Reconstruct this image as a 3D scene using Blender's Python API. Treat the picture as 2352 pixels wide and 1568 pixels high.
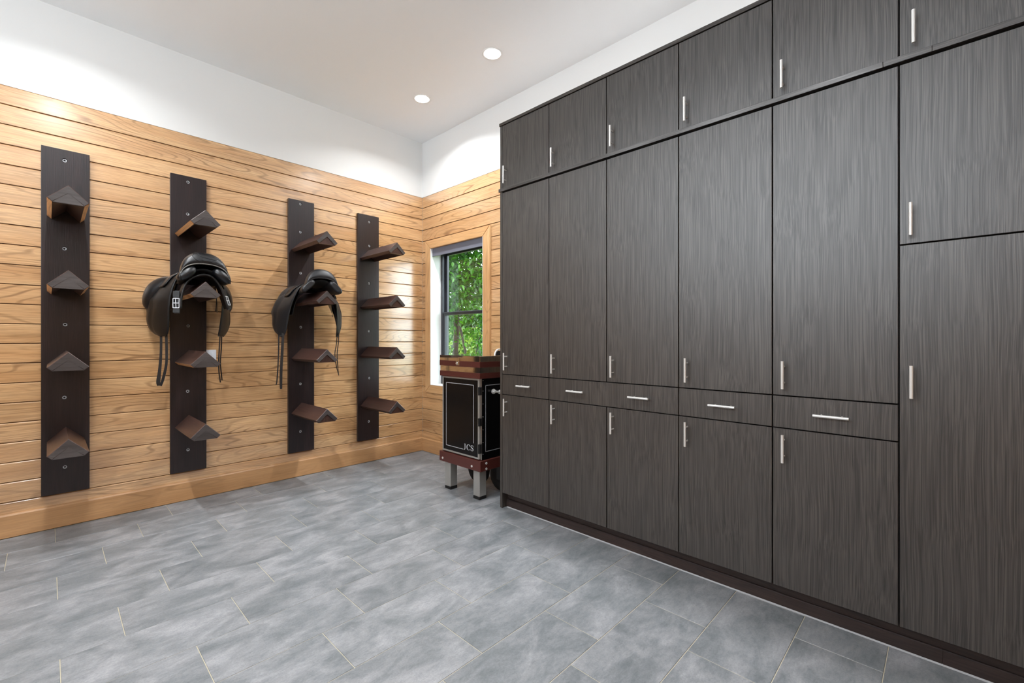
import bpy, bmesh, math, random
import numpy as np
from mathutils import Vector, Matrix, noise
PI = math.pi
random.seed(7)
sc = bpy.context.scene
for o in list(bpy.data.objects):
    bpy.data.objects.remove(o)
C = sc.collection

# ------------------------------------------------------------------ camera
cam_d = bpy.data.cameras.new('camera')
cam = bpy.data.objects.new('camera', cam_d)
C.objects.link(cam)
cam.location = (4.2509, -2.9413, 1.25)
cam.rotation_euler = (math.radians(90), 0, math.radians(44.0098))
cam_d.sensor_width = 36.0
cam_d.lens = 1030.0 / 2352.0 * 36.0
cam_d.shift_y = -5.0 / 2352.0
cam_d.clip_start = 0.05
cam_d.clip_end = 300
sc.camera = cam

# ------------------------------------------------------------------ world, sun, exposure
sc.view_settings.view_transform = 'Standard'
sc.view_settings.look = 'None'
sc.view_settings.gamma = 1.0
sc.view_settings.use_curve_mapping = False
sc.view_settings.exposure = 0.0
w = bpy.data.worlds.new('world')
sc.world = w
w.use_nodes = True
bg = w.node_tree.nodes['Background']
bg.inputs['Color'].default_value = (0.82, 0.91, 1.0, 1)
bg.inputs['Strength'].default_value = 8.0
sd = bpy.data.lights.new('sun', 'SUN')
sd.energy = 3.0
sd.angle = math.radians(1.0)
sd.color = (1.0, 0.96, 0.88)
sun = bpy.data.objects.new('sun', sd)
C.objects.link(sun)
sun.rotation_euler = (math.radians(38), 0, math.radians(12))   # from behind the house, high
LAMP_W = 17.0
FILL_W = 39.0
# added fill light for the room, set in a made-up opening behind the camera
ad = bpy.data.lights.new('room_fill_light', 'AREA')
ad.shape = 'RECTANGLE'
ad.size = 3.6
ad.size_y = 1.0
ad.energy = FILL_W
ad.color = (0.94, 0.975, 1.0)
al = bpy.data.objects.new('room_fill_light', ad)
C.objects.link(al)
al.location = (3.0, -5.02, 2.62)
al.rotation_euler = (math.radians(90 + 38), 0, 0)

# ------------------------------------------------------------------ material helpers
def srgb(r, g, b):
    f = lambda c: (c / 255.0) / 12.92 if c <= 10.3 else (((c / 255.0) + 0.055) / 1.055) ** 2.4
    return (f(r), f(g), f(b), 1)

class N:
    def __init__(s, name):
        s.m = bpy.data.materials.new(name)
        s.m.use_nodes = True
        s.t = s.m.node_tree
        s.b = s.t.nodes['Principled BSDF']
    def n(s, typ, **kw):
        nd = s.t.nodes.new(typ)
        for k, v in kw.items():
            if k in nd.inputs:
                nd.inputs[k].default_value = v
            else:
                setattr(nd, k, v)
        return nd
    def l(s, a, b):
        s.t.links.new(a, b)
    def coords(s, scale, rnd=40.0):
        """object coordinates + a per-object random shift, then scaled"""
        tc = s.n('ShaderNodeTexCoord')
        oi = s.n('ShaderNodeObjectInfo')
        mul = s.n('ShaderNodeVectorMath', operation='MULTIPLY')
        comb = s.n('ShaderNodeCombineXYZ')
        for i in range(3):
            s.l(oi.outputs['Random'], comb.inputs[i])
        mul.inputs[1].default_value = (rnd, rnd * 0.73, rnd * 1.31)
        s.l(comb.outputs[0], mul.inputs[0])
        add = s.n('ShaderNodeVectorMath', operation='ADD')
        s.l(tc.outputs['Object'], add.inputs[0])
        s.l(mul.outputs[0], add.inputs[1])
        sca = s.n('ShaderNodeVectorMath', operation='MULTIPLY')
        sca.inputs[1].default_value = scale
        s.l(add.outputs[0], sca.inputs[0])
        return sca.outputs[0], add.outputs[0]
    def scaled(s, vec, scale):
        sca = s.n('ShaderNodeVectorMath', operation='MULTIPLY')
        sca.inputs[1].default_value = scale
        s.l(vec, sca.inputs[0])
        return sca.outputs[0]
    def ramp(s, fac, stops):
        r = s.n('ShaderNodeValToRGB')
        e = r.color_ramp.elements
        while len(e) < len(stops):
            e.new(0.5)
        for el, (p, c) in zip(e, stops):
            el.position = p
            el.color = c
        s.l(fac, r.inputs[0])
        return r.outputs[0]
    def mix(s, fac, a, b, mode='MIX'):
        m = s.n('ShaderNodeMix', data_type='RGBA', blend_type=mode)
        for inp, v in ((m.inputs[0], fac), (m.inputs[6], a), (m.inputs[7], b)):
            if hasattr(v, 'is_output'):
                s.l(v, inp)
            else:
                inp.default_value = v
        return m.outputs[2]
    def bump(s, h, strength, dist=0.002):
        b = s.n('ShaderNodeBump', Strength=strength, Distance=dist)
        s.l(h, b.inputs['Height'])
        s.l(b.outputs[0], s.b.inputs['Normal'])
    def set(s, **kw):
        for k, v in kw.items():
            inp = s.b.inputs[k.replace('_', ' ')]
            if hasattr(v, 'is_output'):
                s.l(v, inp)
            else:
                inp.default_value = v
        return s

def plain(name, col, rough=0.5, metal=0.0, bump=0.0, bscale=60.0, spec=0.5):
    a = N(name)
    a.set(Base_Color=col, Roughness=rough, Metallic=metal)
    a.b.inputs['Specular IOR Level'].default_value = spec
    if bump:
        v, _ = a.coords((bscale,) * 3)
        nz = a.n('ShaderNodeTexNoise', Scale=1.0, Detail=5.0)
        a.l(v, nz.inputs['Vector'])
        a.bump(nz.outputs[0], bump)
    return a.m

def wood(name, axis, light, mid, dark, rough, ring=0.6, fine=0.5, bump=0.15, rnd_v=0.12, xs=1.0, coat=0.0, spec=0.5):
    """planed board; grain along axis (0 x, 1 y, 2 z)"""
    a = N(name)
    def sv(l, c):
        v = [c * xs] * 3
        v[axis] = l
        return tuple(v)
    v, base = a.coords((1, 1, 1))
    n1 = a.n('ShaderNodeTexNoise', Scale=1.0, Detail=4.0, Roughness=0.55, Distortion=0.4)
    a.l(a.scaled(base, sv(0.9, 9.0)), n1.inputs['Vector'])
    c1 = a.ramp(n1.outputs[0], [(0.30, mid), (0.66, light)])
    # growth rings: sine of a slow stretched noise
    n2 = a.n('ShaderNodeTexNoise', Scale=1.0, Detail=2.0, Roughness=0.45, Distortion=0.2)
    a.l(a.scaled(base, sv(0.55, 4.2)), n2.inputs['Vector'])
    mm = a.n('ShaderNodeMath', operation='MULTIPLY')
    mm.inputs[1].default_value = 150.0
    a.l(n2.outputs[0], mm.inputs[0])
    sn = a.n('ShaderNodeMath', operation='SINE')
    a.l(mm.outputs[0], sn.inputs[0])
    rr = a.ramp(sn.outputs[0], [(0.55, (0, 0, 0, 1)), (1.0, (1, 1, 1, 1))])
    n4 = a.n('ShaderNodeTexNoise', Scale=1.0, Detail=3.0)
    a.l(a.scaled(base, sv(1.3, 7.0)), n4.inputs['Vector'])
    patch = a.ramp(n4.outputs[0], [(0.38, (0, 0, 0, 1)), (0.66, (1, 1, 1, 1))])
    rf = a.n('ShaderNodeMath', operation='MULTIPLY')
    a.l(rr, rf.inputs[0])
    a.l(patch, rf.inputs[1])
    rf2 = a.n('ShaderNodeMath', operation='MULTIPLY')
    rf2.inputs[1].default_value = ring
    a.l(rf.outputs[0], rf2.inputs[0])
    c2 = a.mix(rf2.outputs[0], c1, dark)
    # fine pores
    n3 = a.n('ShaderNodeTexNoise', Scale=1.0, Detail=3.0, Roughness=0.7)
    a.l(a.scaled(base, sv(5.0, 190.0)), n3.inputs['Vector'])
    f3 = a.ramp(n3.outputs[0], [(0.40, (1, 1, 1, 1)), (0.62, (0, 0, 0, 1))])
    ff = a.n('ShaderNodeMath', operation='MULTIPLY')
    ff.inputs[1].default_value = fine
    a.l(f3, ff.inputs[0])
    c3 = a.mix(ff.outputs[0], c2, dark)
    oi = a.n('ShaderNodeObjectInfo')
    mr = a.n('ShaderNodeMapRange')
    mr.inputs[3].default_value = 1.0 - rnd_v
    mr.inputs[4].default_value = 1.0 + rnd_v
    a.l(oi.outputs['Random'], mr.inputs[0])
    hsv = a.n('ShaderNodeHueSaturation')
    a.l(mr.outputs[0], hsv.inputs['Value'])
    a.l(c3, hsv.inputs['Color'])
    a.set(Base_Color=hsv.outputs[0], Roughness=rough)
    a.b.inputs['Coat Weight'].default_value = coat
    a.b.inputs['Coat Roughness'].default_value = 0.20
    a.b.inputs['Coat IOR'].default_value = 1.7
    a.b.inputs['Specular IOR Level'].default_value = spec
    a.bump(n3.outputs[0], bump, 0.0006)
    return a.m

M = {}
hl, hm, hd = srgb(224, 181, 131), srgb(202, 152, 101), srgb(112, 76, 45)
M['plank_left'] = wood('plank_wood_left', 1, hl, hm, hd, 0.26, ring=0.68, fine=0.36, bump=0.06, rnd_v=0.06, coat=1.0, spec=0.9)
M['plank_back'] = wood('plank_wood_back', 0, hl, hm, hd, 0.24, ring=0.65, fine=0.34, bump=0.06, rnd_v=0.06, coat=1.0, spec=0.9)
M['casing_v'] = wood('casing_wood_upright', 2, hl, hm, hd, 0.3, ring=0.3, fine=0.22, rnd_v=0.04)
M['casing_h'] = wood('casing_wood_level', 0, hl, hm, hd, 0.3, ring=0.3, fine=0.22, rnd_v=0.04)
M['base_left'] = wood('baseboard_wood_left', 1, srgb(206, 160, 113), srgb(184, 138, 92), srgb(122, 86, 55), 0.4, ring=0.35, fine=0.2, rnd_v=0.0)
M['base_back'] = wood('baseboard_wood_back', 0, srgb(206, 160, 113), srgb(184, 138, 92), srgb(122, 86, 55), 0.4, ring=0.35, fine=0.2, rnd_v=0.0)
M['groove'] = plain('groove_dark_wood', srgb(92, 62, 38), 0.8)
rl, rm, rd = srgb(44, 29, 30), srgb(27, 17, 19), srgb(13, 9, 11)
M['rack_v'] = wood('rack_board_wood', 2, rl, rm, rd, 0.34, spec=0.6, ring=0.6, fine=0.7, bump=0.9, rnd_v=0.05)
M['rack_arm'] = wood('rack_arm_wood', 0, srgb(84, 57, 48), srgb(60, 40, 35), srgb(32, 22, 20), 0.36, ring=0.5, fine=0.4, bump=0.3, rnd_v=0.06)
M['rack_end'] = wood('rack_end_grain', 1, srgb(84, 78, 76), srgb(62, 56, 54), srgb(38, 30, 30), 0.42, ring=0.2, fine=0.4, bump=0.3, rnd_v=0.04)
M['rack_raw'] = wood('rack_raw_edge', 0, srgb(214, 160, 106), srgb(180, 126, 78), srgb(110, 72, 44), 0.5, ring=0.5, fine=0.4, rnd_v=0.0)
M['wall'] = plain('white_wall_paint', srgb(228, 228, 226), 0.6, bump=0.06, bscale=140)
M['ceiling'] = plain('ceiling_paint', srgb(246, 247, 248), 0.7)
M['grout'] = plain('beige_grout', srgb(180, 172, 152), 0.85, bump=0.3, bscale=300)
M['black_plastic'] = plain('black_plastic', srgb(18, 18, 20), 0.4)
M['rubber'] = plain('black_rubber', srgb(14, 14, 15), 0.7)
M['steel'] = plain('brushed_steel', srgb(228, 227, 224), 0.36, 0.4)
M['chrome'] = plain('polished_chrome', srgb(235, 232, 228), 0.06, 1.0)
M['satin_alu'] = plain('satin_aluminium', srgb(176, 175, 171), 0.34, 0.6, bump=0.05, bscale=200)
M['leather'] = plain('black_leather', srgb(17, 18, 21), 0.32, bump=0.25, bscale=420, spec=0.6)
M['leather2'] = plain('soft_black_leather', srgb(30, 31, 34), 0.40, bump=0.2, bscale=420, spec=0.55)
M['leather_brown'] = plain('worn_black_leather', srgb(22, 20, 19), 0.42, bump=0.25, bscale=300, spec=0.35)
M['piping'] = plain('grey_piping', srgb(112, 108, 102), 0.35)
M['maroon'] = plain('maroon_laminate', srgb(80, 38, 33), 0.35)
M['panel_black'] = plain('gloss_black_panel', srgb(10, 11, 13), 0.25, spec=0.3)
M['silver_line'] = plain('silver_line', srgb(200, 202, 206), 0.35, 0.3)
M['blind'] = plain('grey_blind_fabric', srgb(112, 114, 126), 0.8, bump=0.1, bscale=900)
M['blind_dark'] = plain('dark_blind_fabric', srgb(78, 80, 90), 0.8)
M['frame'] = plain('anthracite_window_frame', srgb(50, 52, 58), 0.35)
M['outlet'] = plain('white_outlet_plastic', srgb(226, 230, 236), 0.35)
M['caulk'] = plain('pale_caulk', srgb(160, 162, 165), 0.6)
M['lamp_trim'] = plain('white_lamp_trim', srgb(244, 244, 242), 0.4)

def emis(name, col, s):
    a = N(name)
    a.set(Base_Color=col)
    a.b.inputs['Emission Color'].default_value = col
    a.b.inputs['Emission Strength'].default_value = s
    return a.m
M['lens'] = emis('glowing_lens', (1, 0.99, 0.97, 1), 14.0)

def cab_material(name, axis=2, v=1.0, rough=0.46):
    a = N(name)
    def sv(l, c):
        t = [c] * 3
        t[axis] = l
        return tuple(t)
    _, base = a.coords((1, 1, 1))
    # slow warp so the straight grain drifts and swells like figured oak
    wn = a.n('ShaderNodeTexNoise', Scale=1.0, Detail=2.0)
    a.l(a.scaled(base, sv(1.6, 3.0)), wn.inputs['Vector'])
    sub = a.n('ShaderNodeVectorMath', operation='SUBTRACT')
    sub.inputs[1].default_value = (0.5, 0.5, 0.5)
    a.l(wn.outputs['Color'], sub.inputs[0])
    sc_ = a.n('ShaderNodeVectorMath', operation='SCALE')
    sc_.inputs['Scale'].default_value = 0.032
    a.l(sub.outputs[0], sc_.inputs[0])
    ad_ = a.n('ShaderNodeVectorMath', operation='ADD')
    a.l(base, ad_.inputs[0])
    a.l(sc_.outputs[0], ad_.inputs[1])
    n1 = a.n('ShaderNodeTexNoise', Scale=1.0, Detail=2.0, Roughness=0.6)
    a.l(a.scaled(ad_.outputs[0], sv(2.0, 330.0)), n1.inputs['Vector'])
    n2 = a.n('ShaderNodeTexNoise', Scale=1.0, Detail=4.0, Roughness=0.6)
    a.l(a.scaled(base, sv(3.0, 620.0)), n2.inputs['Vector'])
    mx = a.n('ShaderNodeMath', operation='MULTIPLY_ADD')
    mx.inputs[1].default_value = 0.35
    a.l(n2.outputs[0], mx.inputs[0])
    m2 = a.n('ShaderNodeMath', operation='MULTIPLY')
    m2.inputs[1].default_value = 0.65
    a.l(n1.outputs[0], m2.inputs[0])
    a.l(m2.outputs[0], mx.inputs[2])
    col = a.ramp(mx.outputs[0], [(0.38, srgb(30 * v, 26 * v, 23 * v)), (0.5, srgb(46 * v, 41 * v, 37 * v)), (0.62, srgb(66 * v, 60 * v, 54 * v))])
    n3 = a.n('ShaderNodeTexNoise', Scale=1.0, Detail=3.0)
    a.l(a.scaled(base, sv(0.8, 6.0)), n3.inputs['Vector'])
    tint = a.ramp(n3.outputs[0], [(0.35, (0.92, 0.90, 0.88, 1)), (0.7, (1.08, 1.06, 1.06, 1))])
    col = a.mix(1.0, col, tint, 'MULTIPLY')
    sp = a.n('ShaderNodeMapRange')
    sp.inputs[1].default_value = 0.40
    sp.inputs[2].default_value = 0.58
    sp.inputs[3].default_value = 0.90
    sp.inputs[4].default_value = 1.25
    a.l(mx.outputs[0], sp.inputs[0])
    a.set(Base_Color=col, Roughness=rough)
    a.l(sp.outputs[0], a.b.inputs['Specular IOR Level'])
    a.bump(mx.outputs[0], 0.5, 0.0007)
    return a.m
M['cab'] = cab_material('dark_grained_laminate')
M['cab_h'] = cab_material('dark_grained_laminate_level', 0, rough=0.28)
M['cab_plinth'] = wood('plinth_wood', 0, srgb(60, 46, 42), srgb(44, 34, 32), srgb(26, 20, 20), 0.5, rnd_v=0.05)
M['cab_in'] = plain('cabinet_shadow_gap', srgb(20, 18, 17), 0.7)

def tile_material():
    a = N('grey_stone_tile')
    _, base = a.coords((1, 1, 1), rnd=23.0)
    n1 = a.n('ShaderNodeTexNoise', Scale=1.0, Detail=6.0, Roughness=0.62, Distortion=0.5)
    a.l(a.scaled(base, (8.0, 4.4, 5.0)), n1.inputs['Vector'])
    n2 = a.n('ShaderNodeTexNoise', Scale=1.0, Detail=6.0, Roughness=0.75)
    a.l(a.scaled(base, (75.0, 24.0, 60.0)), n2.inputs['Vector'])
    n3 = a.n('ShaderNodeTexNoise', Scale=1.0, Detail=4.0, Roughness=0.8)
    a.l(a.scaled(base, (160.0, 140.0, 160.0)), n3.inputs['Vector'])
    c = a.ramp(n1.outputs[0], [(0.32, srgb(104, 109, 112)), (0.48, srgb(123, 126, 129)), (0.66, srgb(147, 148, 151))])
    f = a.ramp(n2.outputs[0], [(0.34, (0.78, 0.80, 0.82, 1)), (0.5, (1, 1, 1, 1)), (0.68, (1.16, 1.14, 1.14, 1))])
    c = a.mix(0.75, c, f, 'MULTIPLY')
    g = a.ramp(n3.outputs[0], [(0.36, (0.86, 0.87, 0.88, 1)), (0.62, (1.08, 1.08, 1.08, 1))])
    c = a.mix(1.0, c, g, 'MULTIPLY')
    oi = a.n('ShaderNodeObjectInfo')
    mr = a.n('ShaderNodeMapRange')
    mr.inputs[3].default_value = 0.93
    mr.inputs[4].default_value = 1.06
    a.l(oi.outputs['Random'], mr.inputs[0])
    hsv = a.n('ShaderNodeHueSaturation')
    a.l(mr.outputs[0], hsv.inputs['Value'])
    a.l(c, hsv.inputs['Color'])
    a.set(Base_Color=hsv.outputs[0], Roughness=0.42)
    a.bump(n2.outputs[0], 0.10, 0.0008)
    return a.m
M['tile'] = tile_material()

def glass_material():
    a = N('window_glass')
    out = a.t.nodes['Material Output']
    tr = a.n('ShaderNodeBsdfTransparent')
    tr.inputs[0].default_value = (0.95, 0.98, 0.97, 1)
    gl = a.n('ShaderNodeBsdfGlossy')
    gl.inputs['Roughness'].default_value = 0.0
    lw = a.n('ShaderNodeLayerWeight', Blend=0.5)
    pw = a.n('ShaderNodeMath', operation='POWER')
    pw.inputs[1].default_value = 4.0
    a.l(lw.outputs['Facing'], pw.inputs[0])
    fr = a.n('ShaderNodeMath', operation='MULTIPLY_ADD')
    fr.inputs[1].default_value = 0.7
    fr.inputs[2].default_value = 0.03
    a.l(pw.outputs[0], fr.inputs[0])
    mx = a.n('ShaderNodeMixShader')
    a.l(fr.outputs[0], mx.inputs[0])
    a.l(tr.outputs[0], mx.inputs[1])
    a.l(gl.outputs[0], mx.inputs[2])
    a.l(mx.outputs[0], out.inputs[0])
    return a.m
M['glass'] = glass_material()

def leaf_material(name, c1, c2):
    a = N(name)
    geo = a.n('ShaderNodeNewGeometry')
    col = a.ramp(geo.outputs['Random Per Island'], [(0.0, c1), (1.0, c2)])
    a.set(Base_Color=col, Roughness=0.45)
    out = a.t.nodes['Material Output']
    tl = a.n('ShaderNodeBsdfTranslucent')
    a.l(col, tl.inputs[0])
    mx = a.n('ShaderNodeMixShader')
    mx.inputs[0].default_value = 0.4
    a.l(a.b.outputs[0], mx.inputs[1])
    a.l(tl.outputs[0], mx.inputs[2])
    a.l(mx.outputs[0], out.inputs[0])
    return a.m
M['leaf'] = leaf_material('tree_leaves', srgb(10, 42, 4), srgb(66, 122, 12))
M['leaf_far'] = leaf_material('bush_leaves', srgb(50, 84, 28), srgb(120, 146, 44))
M['bark'] = plain('rough_bark', srgb(52, 42, 34), 0.9, bump=1.0, bscale=40)

def grass_material():
    a = N('lawn')
    _, base = a.coords((1, 1, 1), rnd=0)
    nz = a.n('ShaderNodeTexNoise', Scale=3.0, Detail=8.0)
    a.l(base, nz.inputs['Vector'])
    c = a.ramp(nz.outputs[0], [(0.3, srgb(66, 92, 36)), (0.7, srgb(106, 124, 50))])
    a.set(Base_Color=c, Roughness=0.9)
    return a.m
M['grass'] = grass_material()

# ------------------------------------------------------------------ mesh helpers
def box(bm, x0, x1, y0, y1, z0, z1, bev=0.0, mat=0):
    vs = [bm.verts.new((x, y, z)) for x in (x0, x1) for y in (y0, y1) for z in (z0, z1)]
    idx = [(0, 1, 3, 2), (4, 6, 7, 5), (0, 4, 5, 1), (2, 3, 7, 6), (0, 2, 6, 4), (1, 5, 7, 3)]
    fs = [bm.faces.new([vs[i] for i in q]) for q in idx]
    for f in fs:
        f.material_index = mat
    if bev:
        es = list({e for f in fs for e in f.edges})
        bmesh.ops.bevel(bm, geom=es, offset=bev, segments=1, affect='EDGES', profile=0.5)
    return fs

def extr(bm, pts, axis, a0, a1, mats=None):
    """closed 2-D polygon extruded along axis; pts given in the two other axes (cyclic order)"""
    def mk(p, a):
        v = [0, 0, 0]
        o = [i for i in range(3) if i != axis]
        v[axis] = a
        v[o[0]], v[o[1]] = p
        return bm.verts.new(v)
    A = [mk(p, a0) for p in pts]
    B = [mk(p, a1) for p in pts]
    n = len(pts)
    out = []
    for i in range(n):
        f = bm.faces.new((A[i], A[(i + 1) % n], B[(i + 1) % n], B[i]))
        if mats:
            f.material_index = mats[i]
        out.append(f)
    e1 = bm.faces.new(list(reversed(A)))
    e2 = bm.faces.new(B)
    if mats:
        e1.material_index = e2.material_index = mats[n]
    return out + [e1, e2]

def cyl(bm, p0, p1, r, seg=16, r2=None, cap=True):
    p0, p1 = Vector(p0), Vector(p1)
    d = (p1 - p0).normalized()
    u = d.orthogonal().normalized()
    v = d.cross(u)
    r2 = r if r2 is None else r2
    A = [bm.verts.new(p0 + (u * math.cos(2 * PI * i / seg) + v * math.sin(2 * PI * i / seg)) * r) for i in range(seg)]
    B = [bm.verts.new(p1 + (u * math.cos(2 * PI * i / seg) + v * math.sin(2 * PI * i / seg)) * r2) for i in range(seg)]
    for i in range(seg):
        f = bm.faces.new((A[i], A[(i + 1) % seg], B[(i + 1) % seg], B[i]))
        f.smooth = True
    if cap:
        for f in (bm.faces.new(list(reversed(A))), bm.faces.new(B)):
            for e in f.edges:
                e.smooth = False

def smooth_path(pts, n=6):
    """Catmull-Rom through tuples of any length"""
    P = [np.array(p, float) for p in pts]
    P = [2 * P[0] - P[1]] + P + [2 * P[-1] - P[-2]]
    out = []
    for i in range(1, len(P) - 2):
        for k in range(n):
            t = k / n
            a, b, c, d = P[i - 1], P[i], P[i + 1], P[i + 2]
            out.append(0.5 * (2 * b + (c - a) * t + (2 * a - 5 * b + 4 * c - d) * t * t + (3 * b - a - 3 * c + d) * t ** 3))
    out.append(P[-2])
    return out

def tube(bm, pts, rad, seg=10, flat=1.0, up=(0, 0, 1), caps=True, power=1.0):
    """tube through pts, radius list or number; flat squeezes it along up"""
    pts = [Vector(p[:3]) for p in pts]
    n = len(pts)
    rad = [rad] * n if not hasattr(rad, '__len__') else list(rad)
    up = Vector(up)
    rings = []
    for i, p in enumerate(pts):
        d = (pts[min(i + 1, n - 1)] - pts[max(i - 1, 0)]).normalized()
        s = d.cross(up)
        if s.length < 1e-4:
            s = d.orthogonal()
        s.normalize()
        q = s.cross(d).normalized()
        ring = []
        for k in range(seg):
            a = 2 * PI * k / seg
            ca, sa = math.cos(a), math.sin(a)
            if power != 1.0:
                ca = math.copysign(abs(ca) ** power, ca)
                sa = math.copysign(abs(sa) ** power, sa)
            ring.append(bm.verts.new(p + s * ca * rad[i] + q * sa * rad[i] * flat))
        rings.append(ring)
    for i in range(n - 1):
        for k in range(seg):
            f = bm.faces.new((rings[i][k], rings[i][(k + 1) % seg], rings[i + 1][(k + 1) % seg], rings[i + 1][k]))
            f.smooth = True
    if caps:
        bm.faces.new(list(reversed(rings[0])))
        bm.faces.new(rings[-1])

def strap(bm, pts, wdir, width, th):
    """flat ribbon along pts: width along wdir (vector or list), thickness th"""
    pts = [Vector(p) for p in pts]
    n = len(pts)
    rings = []
    for i, p in enumerate(pts):
        d = (pts[min(i + 1, n - 1)] - pts[max(i - 1, 0)]).normalized()
        w = Vector(wdir)
        w = (w - d * w.dot(d)).normalized()
        t = d.cross(w).normalized()
        ww = width[i] if hasattr(width, '__len__') else width
        rings.append([bm.verts.new(p + w * ww / 2 * a + t * th / 2 * b) for a, b in ((-1, -1), (1, -1), (1, 1), (-1, 1))])
    for i in range(n - 1):
        for k in range(4):
            bm.faces.new((rings[i][k], rings[i][(k + 1) % 4], rings[i + 1][(k + 1) % 4], rings[i + 1][k]))
    bm.faces.new(list(reversed(rings[0])))
    bm.faces.new(rings[-1])

def grid(bm, rows, closed=False, smooth=True):
    V = [[bm.verts.new(p) for p in r] for r in rows]
    m = len(V[0])
    for i in range(len(V) - 1):
        for k in range(m if closed else m - 1):
            f = bm.faces.new((V[i][k], V[i][(k + 1) % m], V[i + 1][(k + 1) % m], V[i + 1][k]))
            f.smooth = smooth
    return V

def torus(bm, c, n, R, r, seg=20, s2=8):
    c, n = Vector(c), Vector(n).normalized()
    u = n.orthogonal().normalized()
    v = n.cross(u)
    rows = []
    for i in range(seg):
        a = 2 * PI * i / seg
        d = u * math.cos(a) + v * math.sin(a)
        rows.append([c + d * (R + r * math.cos(2 * PI * k / s2)) + n * r * math.sin(2 * PI * k / s2) for k in range(s2)])
    rows.append(rows[0])
    grid(bm, rows, closed=True)

def wpos(o):
    p = Vector((0, 0, 0))
    while o is not None:
        p += Vector(o.location)
        o = o.parent
    return p

def obj(name, bm, mats, parent=None, origin=None, solid=None, bev=None, sub=0):
    """bm in world coordinates -> ONE object, its origin at `origin` (default: parent's, or own centre)"""
    bmesh.ops.remove_doubles(bm, verts=bm.verts, dist=1e-6)
    bmesh.ops.recalc_face_normals(bm, faces=bm.faces)
    pw = wpos(parent) if parent is not None else Vector((0, 0, 0))
    if origin is None:
        co = [v.co for v in bm.verts]
        mn = Vector([min(c[i] for c in co) for i in range(3)])
        mx = Vector([max(c[i] for c in co) for i in range(3)])
        origin = (mn + mx) / 2
    origin = Vector(origin)
    bmesh.ops.translate(bm, verts=bm.verts, vec=-origin)
    me = bpy.data.meshes.new(name)
    bm.to_mesh(me)
    bm.free()
    o = bpy.data.objects.new(name, me)
    C.objects.link(o)
    if not isinstance(mats, (list, tuple)):
        mats = [mats]
    for m_ in mats:
        me.materials.append(m_)
    if parent is not None:
        o.parent = parent
    o.location = origin - pw
    if solid:
        md = o.modifiers.new('solid', 'SOLIDIFY')
        md.thickness = solid
        md.offset = -1
    if sub:
        md = o.modifiers.new('sub', 'SUBSURF')
        md.levels = sub
        md.render_levels = sub
    if bev:
        md = o.modifiers.new('bev', 'BEVEL')
        md.width = bev
        md.segments = 2
        md.limit_method = 'ANGLE'
    return o

def thing(name, label, cat, loc, group=None):
    o = bpy.data.objects.new(name, None)
    o.empty_display_size = 0.1
    C.objects.link(o)
    o.location = loc
    return tag(o, label, cat, group)

def tag(o, label, cat, group=None):
    o['label'] = label
    o['category'] = cat
    if group:
        o['group'] = group
    return o

def struct(o):
    o['kind'] = 'structure'
    return o

def sempty(name, loc):
    o = bpy.data.objects.new(name, None)
    C.objects.link(o)
    o.location = loc
    return struct(o)

B = bmesh.new

# ------------------------------------------------------------------ room shell
RX, RY, RZ = 5.6, -4.9, 3.46      # room: x 0..RX, y RY..0, ceiling RZ
FLOOR_T = 0.012
# floor: grout bed with the tiles as its children (tile tops at z = 0)
bm = B(); box(bm, -0.25, RX + 0.25, RY - 0.25, 0.25, -0.2, -0.002)
floor = struct(obj('floor', bm, M['grout'], origin=(0, 0, 0)))
PX, PY, G = 0.2905, 0.5855, 0.003
tile_mesh = {}
def tile(x0, x1, y0, y1):
    key = (round(x1 - x0, 4), round(y1 - y0, 4))
    cx_, cy_ = (x0 + x1) / 2, (y0 + y1) / 2
    if key not in tile_mesh:
        bm = B()
        hx, hy = (x1 - x0) / 2, (y1 - y0) / 2
        box(bm, -hx, hx, -hy, hy, -0.010, 0.0, bev=0.0012)
        bmesh.ops.recalc_face_normals(bm, faces=bm.faces)
        me = bpy.data.meshes.new('tile')
        bm.to_mesh(me)
        bm.free()
        me.materials.append(M['tile'])
        tile_mesh[key] = me
    o = bpy.data.objects.new('tile', tile_mesh[key])
    C.objects.link(o)
    o.parent = floor
    o.location = (cx_, cy_, 0)
for r in range(-8, 12):
    x0, x1 = 2.052 + PX * r, 2.052 + PX * (r + 1)
    x0c, x1c = max(x0, 0.002), min(x1, RX)
    if x1c - x0c < 0.02:
        continue
    off = -0.763 - 0.1945 * (r % 3)
    k = 0
    y1 = off + PY * 2
    while y1 > RY:
        a, b = max(y1 - PY, RY), min(y1, 0.0)
        if b - a > 0.02:
            tile(x0c + G / 2, x1c - G / 2, a + G / 2, b - G / 2)
        y1 -= PY
# ceiling
bm = B(); box(bm, -0.25, RX + 0.25, RY - 0.25, 0.25, RZ, RZ + 0.2)
struct(obj('ceiling', bm, M['ceiling'], origin=(0, 0, RZ)))
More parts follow.
